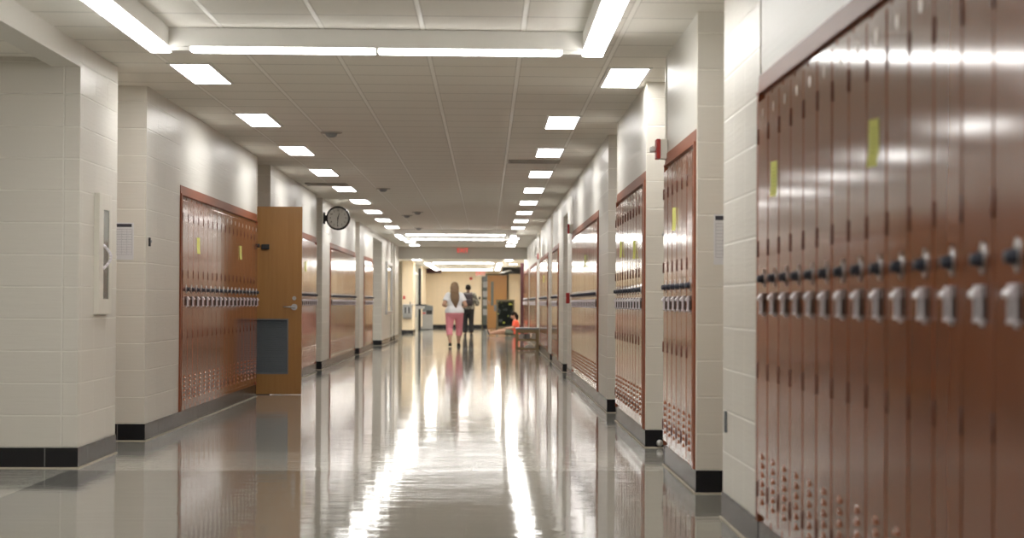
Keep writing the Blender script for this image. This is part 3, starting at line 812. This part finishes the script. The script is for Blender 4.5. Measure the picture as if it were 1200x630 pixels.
bm = BM(); box(bm, -.035, .035, -.03, 0, -.055, .055, 0, .004)
tag(mesh_obj('alarm_pull', bm, M['red'], None, (-2.79, 67.6, 1.23)), 'small red alarm pull at the edge of the brick pier', 'alarm pull')
# grey bin
r = empty('waste_bin', (-2.38, 78.4, 0))
bm = BM(); box(bm, -.27, .27, -.25, .25, .02, .72, 0, .01); mesh_obj('body', bm, M['grey_panel'], r)
bm = BM(); prism(bm, [(-.27, .72), (-.27, .93), (.0, .98), (.27, .93), (.27, .72)], 'y', -.26, .26); mesh_obj('hood', bm, M['grille'], r)
bm = BM(); box(bm, .02, .25, -.27, -.258, .60, .76, 0, .004); mesh_obj('flap', bm, M['black'], r)
bm = BM(); box(bm, -.28, .0, -.266, -.25, .63, .67, 0, .003); mesh_obj('red_band', bm, M['red'], r)
bm = BM(); box(bm, -.28, .16, -.255, .255, 0, .02); mesh_obj('plinth', bm, M['black'], r)
tag(r, 'grey waste bin with dark flap against the lobby wall', 'bin')

# chalkboard easel
r = empty('chalkboard_easel', (.66, 71.2, 0), R(4))
def slope(z): return -.32 + z * .24
bm = BM()
for a in (-.33, .27): prism(bm, [(slope(0), 0), (slope(0) + .03, 0), (slope(1.18) + .03, 1.18), (slope(1.18), 1.18)], 'x', a, a + .06)
mesh_obj('leg', bm, M['easel_wood'], r)
bm = BM()
for a in (-.30, .25): prism(bm, [(.42, 0), (.45, 0), (slope(1.15) + .035, 1.15), (slope(1.15) + .005, 1.15)], 'x', a, a + .05)
mesh_obj('rear_leg', bm, M['easel_wood'], r)
bm = BM()
for z in (.17, 1.12): prism(bm, [(slope(z) - .006, z), (slope(z) + .03, z), (slope(z + .06) + .03, z + .06), (slope(z + .06) - .006, z + .06)], 'x', -.27, .27)
mesh_obj('rail', bm, M['easel_wood'], r)
bm = BM(); prism(bm, [(slope(.23) + .008, .23), (slope(.23) + .022, .23), (slope(1.12) + .022, 1.12), (slope(1.12) + .008, 1.12)], 'x', -.27, .27)
mesh_obj('chalkboard', bm, M['chalk'], r)
tag(r, 'standing chalkboard easel with a dark wood frame and chalk drawing', 'easel')

# wooden shelf bench and the things on its shelves
r = empty('shelf_bench', (.905, 44.25, 0))
bm = BM(); box(bm, -.26, .26, -.26, .60, .475, .51, 0, .006); mesh_obj('top', bm, plain('blue grey top', (.17, .20, .23), rough=.3), r)
for x, y in ((-.23, -.23), (.23, -.23), (-.23, .57), (.23, .57)):
    bm = BM(); box(bm, x - .025, x + .025, y - .025, y + .025, .0, .475, 0, .004); mesh_obj('leg', bm, M['frame_wood'], r)
for y in (-.23, .57):
    for z0, z1 in ((.40, .475), (.22, .27), (.02, .07)):
        bm = BM(); box(bm, -.205, .205, y - .015, y + .015, z0, z1, 0, .003); mesh_obj('rail', bm, M['frame_wood'], r)
for z in (.245, .045):
    bm = BM(); box(bm, -.24, .24, -.214, .554, z - .01, z + .01); mesh_obj('shelf', bm, M['frame_wood'], r)
tag(r, 'low wooden shelf bench with a blue-grey top against the lockers', 'bench')
for k, (x, w, z, h, mt, lb) in enumerate((
        (-.12, .09, .256, .11, 'paper', 'white box lying on the upper shelf of the wooden bench'),
        (-.005, .08, .256, .12, 'grey_panel', 'grey box in the middle of the upper shelf of the wooden bench'),
        (.14, .08, .256, .13, 'plate', 'beige box at the wall end of the bench upper shelf'),
        (.05, .22, .056, .035, 'paper', 'lower ream of paper on the bottom shelf of the bench'),
        (.06, .18, .092, .035, 'white_metal', 'upper folded white sheet stack on the bottom shelf of the bench'))):
    bm = BM(); box(bm, -w / 2, w / 2, -.12, .12, 0, h, 0, .004)
    o = mesh_obj('paper_ream' if h < .05 else 'small_box', bm, M[mt], None, (.905 + x, 44.2, z), None); o.rotation_euler = (0, 0, R((-8, 6, 0, 3, -5)[k]))
    tag(o, lb, 'paper' if h < .05 else 'box')
# ------------------------------------------------------------------ people
def cone_shape(bm, p0, p1, r0, r1, seg=14):
    p0, p1 = Vector(p0), Vector(p1); cyl(bm, p0, p1, r0, r1, seg); ball(bm, p0, r0, seg=seg); ball(bm, p1, r1, seg=seg)
def loft(bm, rings, seg=24):
    """closed tube through horizontal or tilted rings (centre, half width x, half depth y)"""
    L = []
    for c, rx, ry in rings:
        L.append([bm.verts.new((c[0] + rx * math.cos(t), c[1] + ry * math.sin(t), c[2])) for t in [2 * math.pi * i / seg for i in range(seg)]])
    for a, b_ in zip(L, L[1:]):
        for i in range(seg): bm.faces.new((a[i], a[(i + 1) % seg], b_[(i + 1) % seg], b_[i]))
    bm.faces.new(L[0][::-1]); bm.faces.new(L[-1])
def remeshed(name, bm, mat, parent, voxel, iters=4):
    bmesh.ops.recalc_face_normals(bm, faces=bm.faces)
    me = bpy.data.meshes.new(name); bm.to_mesh(me); bm.free()
    t = bpy.data.objects.new('tmp', me); COL.objects.link(t)
    r = t.modifiers.new('r', 'REMESH'); r.mode = 'VOXEL'; r.voxel_size = voxel
    s = t.modifiers.new('s', 'SMOOTH'); s.factor = .5; s.iterations = iters
    bpy.context.view_layer.update()
    out = bpy.data.meshes.new_from_object(t.evaluated_get(bpy.context.evaluated_depsgraph_get()))
    bpy.data.objects.remove(t); bpy.data.meshes.remove(me)
    out.name = name; out.materials.clear(); out.materials.append(mat)
    for p in out.polygons: p.use_smooth = True; p.material_index = 0
    o = bpy.data.objects.new(name, out); COL.objects.link(o); o.parent = parent
    return o
def hand(bm, wrist, fwd, up, side, curl=.5, s=1.):
    """palm, four unequal curled fingers and a thumb. fwd: along the hand, up: back of the hand, side: towards the thumb"""
    w = Vector(wrist); f = Vector(fwd).normalized(); u = Vector(up); u = (u - f * u.dot(f)).normalized(); t = f.cross(u).normalized()
    if t.dot(Vector(side)) < 0: t = -t
    for k in (-1.5, -.5, .5, 1.5): cone_shape(bm, w + t * k * .008 * s, w + f * .085 * s + t * k * .0195 * s, .014 * s, .012 * s, 10)
    for k, ln in ((1.5, .066), (.5, .074), (-.5, .069), (-1.5, .053)):
        a = w + f * .085 * s + t * k * .0205 * s; d = (f - u * curl * .5).normalized()
        b_ = a + d * ln * .5 * s; d2 = (f - u * curl * 1.7).normalized(); c = b_ + d2 * ln * .5 * s
        cone_shape(bm, a, b_, .0092 * s, .0086 * s, 10); cone_shape(bm, b_, c, .0086 * s, .0074 * s, 10)
    a = w + f * .025 * s + t * .022 * s; b_ = a + (f * .55 + t * .75 - u * .25).normalized() * .042 * s; c = b_ + (f * .9 + t * .2 - u * .35).normalized() * .032 * s
    cone_shape(bm, a, b_, .0125 * s, .0105 * s, 10); cone_shape(bm, b_, c, .0105 * s, .0085 * s, 10)
def head(bm, c, yawr=0., pitchr=0., s=1.):
    """skull, jaw, nose, ears, brow and lips; the face looks along +y before turning"""
    E_ = Euler((pitchr, 0, yawr)); m = E_.to_matrix(); c = Vector(c)
    def p(x, y, z): return c + m @ Vector((x * s, y * s, z * s))
    ball(bm, p(0, -.012, .03), .092 * s, .83, 1.0, .92, 20, 0, E_)
    ball(bm, p(0, .025, -.03), .07 * s, .86, .92, 1.05, 16, 0, E_)
    ball(bm, p(0, .045, -.078), .036 * s, 1.1, .9, .8, 12, 0, E_)
    cone_shape(bm, p(0, .082, .012), p(0, .102, -.026), .009 * s, .0145 * s, 10)
    for k in (-1, 1):
        ball(bm, p(k * .081, -.012, -.005), .03 * s, .32, .7, 1.05, 12, 0, E_)
        ball(bm, p(k * .032, .073, .022), .016 * s, 1.4, .7, .5, 10, 0, E_)
        ball(bm, p(k * .045, .055, -.025), .026 * s, 1, .8, .8, 10, 0, E_)
    ball(bm, p(0, .084, -.050), .013 * s, 1.9, .7, .45, 10, 0, E_); ball(bm, p(0, .081, -.060), .012 * s, 1.6, .7, .5, 10, 0, E_)
    return p, E_
def face_details(p, E_, root, s=1.):
    bm = BM()
    for k in (-1, 1): ball(bm, p(k * .032, .0765, .010), .0115 * s, 1.25, .6, .7, 12, 0, E_)
    mesh_obj('eye', bm, M['marble'], root)
    bm = BM()
    for k in (-1, 1): ball(bm, p(k * .032, .083, .010), .0055 * s, 1, .5, 1, 10, 0, E_)
    mesh_obj('iris', bm, M['black'], root)
def shoe(name, ankle, toe_dir, root, mt, s=1., pitchr=0.):
    bm = BM(); a = Vector(ankle); d = Vector((toe_dir[0], toe_dir[1], 0)).normalized(); q = math.atan2(-d.x, d.y)
    e = Euler((pitchr, 0, q)); m = e.to_matrix()
    def P(x, y, z): return a + m @ Vector((x * s, y * s, z * s))
    ball(bm, P(0, .10, -.045), .05 * s, .9, 1.5, .62, 14, 0, e); ball(bm, P(0, -.005, -.035), .045 * s, .82, 1.15, .95, 14, 0, e)
    cone_shape(bm, P(0, .0, -.03), P(0, .12, -.045), .04 * s, .036 * s)
    o = remeshed(name, bm, mt, root, .007)
    bm = BM(); out = [(-.036, -.05), (.036, -.05), (.044, .06), (.046, .12), (.028, .172), (-.028, .172), (-.046, .12), (-.044, .06)]
    A = [bm.verts.new(P(x, y, -.082)) for x, y in out]; B = [bm.verts.new(P(x, y, -.062)) for x, y in out]; n = len(out)
    bm.faces.new(A[::-1]); bm.faces.new(B)
    for i in range(n): bm.faces.new((A[i], A[(i + 1) % n], B[(i + 1) % n], B[i]))
    mesh_obj('sole', bm, M['sole'] if name == 'sneaker' else mt, o)

def walker(root, H_, skin, wide, hips, legs, arms, lean, shirt_mat, pants_mat, pants_end, shoe_mat, torso_w):
    k = H_ / 1.6
    S = {}
    pel = Vector((0, 0, .84 * k)); ch = Vector((lean[0] * .6, lean[1] * .6, 1.18 * k)); nk = Vector((lean[0], lean[1], 1.335 * k))
    hd = nk + Vector((0, .025, .128 * k))
    bm = BM()
    loft(bm, [((0, -.01, .74 * k), hips * .7, .085 * wide), ((0, -.015, .82 * k), hips, .13 * wide), ((0, -.01, .90 * k), hips * .96, .125 * wide), ((lean[0] * .3, .0, 1.0 * k), torso_w * .84, .105 * wide),
              ((lean[0] * .5, .0, 1.13 * k), torso_w * .98, .112 * wide), ((lean[0] * .8, .0, 1.24 * k), torso_w, .095 * wide), ((lean[0], lean[1], 1.31 * k), torso_w * .6, .065), ((lean[0], lean[1], 1.335 * k), .06, .055)])
    cone_shape(bm, nk - Vector((0, 0, .03)), hd - Vector((0, .01, .03)), .055 * k, .05 * k)
    p, E_ = head(bm, hd, s=k)
    for sgn, (knee, ank, toe) in legs.items():
        hip = Vector((sgn * hips * .5, 0, .80 * k)); knee = Vector(knee) * k; ank = Vector(ank) * k
        cone_shape(bm, hip, knee, hips * .47, .058 * wide); cone_shape(bm, knee, knee.lerp(ank, .3), .056 * wide, .058 * wide); cone_shape(bm, knee.lerp(ank, .3), ank, .058 * wide, .034)
        cone_shape(bm, ank - Vector((0, 0, .02)), ank + Vector((toe[0], toe[1], 0)).normalized() * .11 + Vector((0, 0, -.05)), .034, .028)
        S[sgn] = (hip, knee, ank, toe)
    A = {}
    for sgn, (el, wr, hf, hu, hs) in arms.items():
        sh = Vector((sgn * (torso_w - .015) + lean[0], lean[1], 1.265 * k)); el = Vector(el) * k; wr = Vector(wr) * k
        cone_shape(bm, sh, el, .05 * wide, .04 * wide); cone_shape(bm, el, el.lerp(wr, .3), .038 * wide, .04 * wide); cone_shape(bm, el.lerp(wr, .3), wr, .04 * wide, .025)
        hand(bm, wr, hf, hu, hs, .6, k * .95); A[sgn] = (sh, el, wr)
    remeshed('body', bm, skin, root, .0065, 3)
    face_details(p, E_, root, k)
    # trousers
    bm = BM(); g = .016
    loft(bm, [((0, -.01, .70 * k), hips * .8 + g, .10 * wide), ((0, -.015, .80 * k), hips + g, .135 * wide + g), ((0, -.01, .90 * k), hips * .97 + g, .128 * wide + g), ((0, 0, .965 * k), hips * .88 + g, .115 * wide + g)])
    for sgn, (hip, knee, ank, toe) in S.items():
        cone_shape(bm, hip, knee, hips * .50 + g, .058 * wide + g); e = knee.lerp(ank, pants_end)
        cyl(bm, knee, e, .058 * wide + g, .056 * wide + g * .8, 18); ball(bm, knee, .058 * wide + g)
    remeshed('trousers', bm, pants_mat, root, .009, 3)
    # shirt with sleeves
    bm = BM(); g = .02
    loft(bm, [((0, -.01, .83 * k), hips * 1.06 + g, .145 * wide + g), ((0, -.008, .92 * k), hips + g, .135 * wide + g), ((lean[0] * .3, 0, 1.0 * k), torso_w * .93 + g, .115 * wide + g), ((lean[0] * .5, 0, 1.13 * k), torso_w * 1.0 + g, .115 * wide + g),
              ((lean[0] * .8, 0, 1.24 * k), torso_w + g, .098 * wide + g), ((lean[0], lean[1], 1.305 * k), torso_w * .66 + g, .068 + g), ((lean[0], lean[1], 1.325 * k), .075, .07)])
    for sgn, (sh, el, wr) in A.items():
        e = sh.lerp(el, .62 if shirt_mat is M['tee'] else .97)
        ball(bm, sh, .05 * wide + g); cyl(bm, sh, e, .052 * wide + g, .052 * wide + g, 18)
        if shirt_mat is not M['tee']:
            cone_shape(bm, e, el.lerp(wr, .4), .05 * wide + g * .8, .045 * wide + g * .6)
    remeshed('shirt', bm, shirt_mat, root, .009, 3)
    for sgn, (hip, knee, ank, toe) in S.items(): shoe('shoe', ank, toe, root, shoe_mat, k)
    return hd, k, nk

# woman walking away in a white tee and pink trousers
r = empty('person', (-.775, 48.2, 0), R(1))
hd, k, nk = walker(r, 1.57, M['skin'], 1.12, .205,
    {-1: ((-.125, .0, .45), (-.105, -.15, .10), (0, 1)), 1: ((.12, .13, .46), (.10, .16, .085), (.1, 1))},
    {-1: ((-.265, -.07, 1.03), (-.215, .15, .99), (.35, 1, .15), (0, 0, 1), (1, 0, 0)), 1: ((.275, -.05, 1.02), (.235, .16, .98), (-.3, 1, .1), (0, 0, 1), (-1, 0, 0))},
    (.0, .0), M['tee'], M['pink'], .50, M['shoe'], .162)
bm = BM()
ball(bm, hd + Vector((0, -.018, .035 * k)), .105 * k, .9, 1.0, .95, 20)
loft(bm, [((.0, -.075, hd.z + .05), .06, .03), ((.0, -.085, hd.z - .02), .092, .05), ((.0, -.095, hd.z - .12), .10, .05), ((.004, -.125, hd.z - .22), .112, .045), ((.012, -.145, hd.z - .32), .10, .04), ((.022, -.15, hd.z - .42), .05, .03), ((.03, -.145, hd.z - .50), .018, .015)])
for x, l in ((-.075, .30), (-.045, .40), (-.01, .46), (.03, .5), (.065, .36)): cone_shape(bm, (x, -.13, hd.z - .1), (x * .7 + .018, -.165, hd.z - l), .024, .010)
for x in (-1, 1): cone_shape(bm, (x * .08, -.02, hd.z + .0), (x * .08, -.06, hd.z - .13), .026, .022)
remeshed('hair', bm, M['hair_blonde'], r, .008, 2)
tag(r, 'person with long light brown hair walking away in white tee and pink trousers', 'person')

# companion ahead in dark clothes with a backpack
r = empty('person', (-.59, 63.6, 0), R(-2))
hd, k, nk = walker(r, 1.66, M['skin_dark'], 1.12, .185,
    {-1: ((-.09, .06, .46), (-.085, .0, .085), (-.1, 1)), 1: ((.095, .04, .46), (.10, -.03, .085), (.15, 1))},
    {-1: ((-.27, -.02, 1.02), (-.22, .2, .98), (.2, 1, .1), (0, 0, 1), (1, 0, 0)), 1: ((.29, -.05, 1.0), (.27, .18, .95), (-.2, 1, .1), (0, 0, 1), (-1, 0, 0))},
    (.0, .0), M['camo'], M['trouser'], .93, M['shoe'], .195)
bm = BM(); ball(bm, hd + Vector((0, -.014, .035 * k)), .098 * k, .88, 1.0, .93, 20); remeshed('hair', bm, M['hair_dark'], r, .008, 2)
bm = BM(); box(bm, -.15, .15, -.30, -.13, .93 * k, 1.31 * k, 0, .05); box(bm, -.12, .12, -.345, -.27, .96 * k, 1.13 * k, 0, .03)
pk = mesh_obj('backpack', bm, M['pack'], r, None, True)
bm = BM()
for x in (-.10, .10):
    prev = None
    for t in [i / 10 for i in range(11)]:
        a = -1.9 + 4.2 * t; q = Vector((x, -.13 + .0 + .16 * (1 - math.cos(a * .75)) * .9 if False else -.14 + .145 * math.sin(math.pi * t) * 2, 1.30 * k + .045 * math.sin(math.pi * min(1, t * 1.6)) - .42 * max(0, t - .35)))
        if prev: cyl(bm, prev, q, .018, seg=10)
        prev = q
mesh_obj('strap', bm, M['pack'], pk)
bm = BM(); cyl(bm, (-.03, -.17, 1.31 * k), (-.03, -.17, 1.335 * k), .007); cyl(bm, (.03, -.17, 1.31 * k), (.03, -.17, 1.335 * k), .007); cyl(bm, (-.035, -.17, 1.335 * k), (.035, -.17, 1.335 * k), .008)
mesh_obj('grab_loop', bm, M['pack'], pk)
tag(r, 'person in black trousers and mottled shirt with dark backpack walking away', 'person')

# seated on the floor, back to the wall, legs out
r = empty('person', (.93, 64.2, 0), R(90))
k = .95
bm = BM()
loft(bm, [((0, 0, .015), .15, .12), ((0, .0, .09), .175, .125), ((0, -.01, .18), .155, .10), ((0, -.02, .30), .145, .095), ((0, -.01, .42), .165, .09), ((0, 0, .50), .11, .06), ((0, .01, .53), .05, .05)])
hd = Vector((0, .055, .655)); cone_shape(bm, (0, .0, .50), (0, .035, .61), .05, .046)
p, E_ = head(bm, hd, 0, R(-18), k)
LG = {-1: ((-.10, .44, .17), (-.13, .83, .085)), 1: ((.10, .44, .10), (.10, .83, .085))}
for sg, (kn, an) in LG.items():
    hip = Vector((sg * .085, .05, .10)); kn = Vector(kn); an = Vector(an)
    cone_shape(bm, hip, kn, .082, .052); cone_shape(bm, kn, kn.lerp(an, .3), .05, .053); cone_shape(bm, kn.lerp(an, .3), an, .053, .034)
    cone_shape(bm, an, an + Vector((0, .03, .09)), .034, .028)
AR = {}
for sg, el, wr in ((-1, (-.22, .08, .27), (-.10, .31, .25)), (1, (.23, .06, .26), (.12, .30, .23))):
    sh = Vector((sg * .155, 0, .455)); el = Vector(el); wr = Vector(wr); AR[sg] = (sh, el, wr)
    cone_shape(bm, sh, el, .045, .037); cone_shape(bm, el, el.lerp(wr, .3), .036, .037); cone_shape(bm, el.lerp(wr, .3), wr, .037, .024)
    hand(bm, wr, (-sg * .2, 1, -.15), (0, .1, 1), (-sg, 0, 0), .7, .92)
remeshed('body', bm, M['skin'], r, .0065, 3)
face_details(p, E_, r, k)
bm = BM(); g = .018
loft(bm, [((0, .0, .06), .185 + g, .13 + g), ((0, 0, .12), .178 + g, .122 + g), ((0, -.015, .22), .155 + g, .10 + g), ((0, -.02, .32), .148 + g, .098 + g), ((0, -.01, .42), .165 + g, .092 + g), ((0, 0, .49), .115 + g, .065 + g), ((0, .0, .515), .07, .066)])
for sg, (sh, el, wr) in AR.items(): ball(bm, sh, .045 + g); cyl(bm, sh, sh.lerp(el, .8), .047 + g, .045 + g, 18)
remeshed('shirt', bm, M['coral'], r, .009, 3)
bm = BM()
loft(bm, [((0, 0, .008), .155, .125), ((0, .0, .07), .19, .14), ((0, 0, .12), .18, .128)])
for sg, (kn, an) in LG.items():
    hip = Vector((sg * .085, .05, .10)); kn = Vector(kn); cone_shape(bm, hip, hip, .095, .095); cyl(bm, hip, hip.lerp(kn, .72), .095, .08, 18)
for v in bm.verts: v.co.z = max(v.co.z, .004)
remeshed('shorts', bm, M['khaki'], r, .009, 2)
bm = BM(); ball(bm, p(0, -.024, .045), .1 * k, .9, 1.02, .92, 20, 0, E_)
loft(bm, [((0, -.045, hd.z - .14), .05, .03), ((0, -.05, hd.z - .06), .085, .055), ((0, -.04, hd.z + .03), .09, .06)])
cone_shape(bm, p(0, -.1, .04), p(0, -.13, -.1), .035, .02)
remeshed('hair', bm, M['hair_dark'], r, .008, 2)
for sg, (kn, an) in LG.items(): shoe('sneaker', Vector(an) + Vector((0, .0, .0)), (sg * .12, 1), r, M['shoe'], .92, R(68))
tag(r, 'person in coral shirt and shorts sitting on the floor with legs outstretched', 'person')
# ------------------------------------------------------------------ camera, world, view
cam = bpy.data.cameras.new('camera'); co = bpy.data.objects.new('camera', cam); COL.objects.link(co)
yaw, pitch, roll = .0446, .0173, .0045
F = Vector((math.sin(yaw) * math.cos(pitch), math.cos(yaw) * math.cos(pitch), math.sin(pitch)))
Rt = Vector((math.cos(yaw), -math.sin(yaw), 0)); U = Rt.cross(F)
R2 = Rt * math.cos(roll) + U * math.sin(roll); U2 = U * math.cos(roll) - Rt * math.sin(roll)
mw = Matrix((R2, U2, -F)).transposed().to_4x4(); mw.translation = (0, 0, 1.055); co.matrix_world = mw
cam.sensor_width = 36; cam.sensor_fit = 'HORIZONTAL'; cam.lens = 2333 * 36 / 1200
cam.shift_x = -(674.66 - 600) / 1200; cam.shift_y = 0
cam.clip_start = .05; cam.clip_end = 200
cam.dof.use_dof = True; cam.dof.focus_distance = 17.5; cam.dof.aperture_fstop = 3.2
sc = bpy.context.scene; sc.camera = co
w = bpy.data.worlds.new('world'); sc.world = w; w.use_nodes = True
w.node_tree.nodes['Background'].inputs[0].default_value = (.9, .95, 1, 1); w.node_tree.nodes['Background'].inputs[1].default_value = .02
sc.view_settings.view_transform = 'Standard'; sc.view_settings.look = 'None'; sc.view_settings.gamma = 1; sc.view_settings.use_curve_mapping = False
sc.view_settings.exposure = .08
sc.cycles.max_bounces = 10; sc.cycles.diffuse_bounces = 5; sc.cycles.glossy_bounces = 5
sc.cycles.use_denoising = True
sc.cycles.sample_clamp_indirect = 20
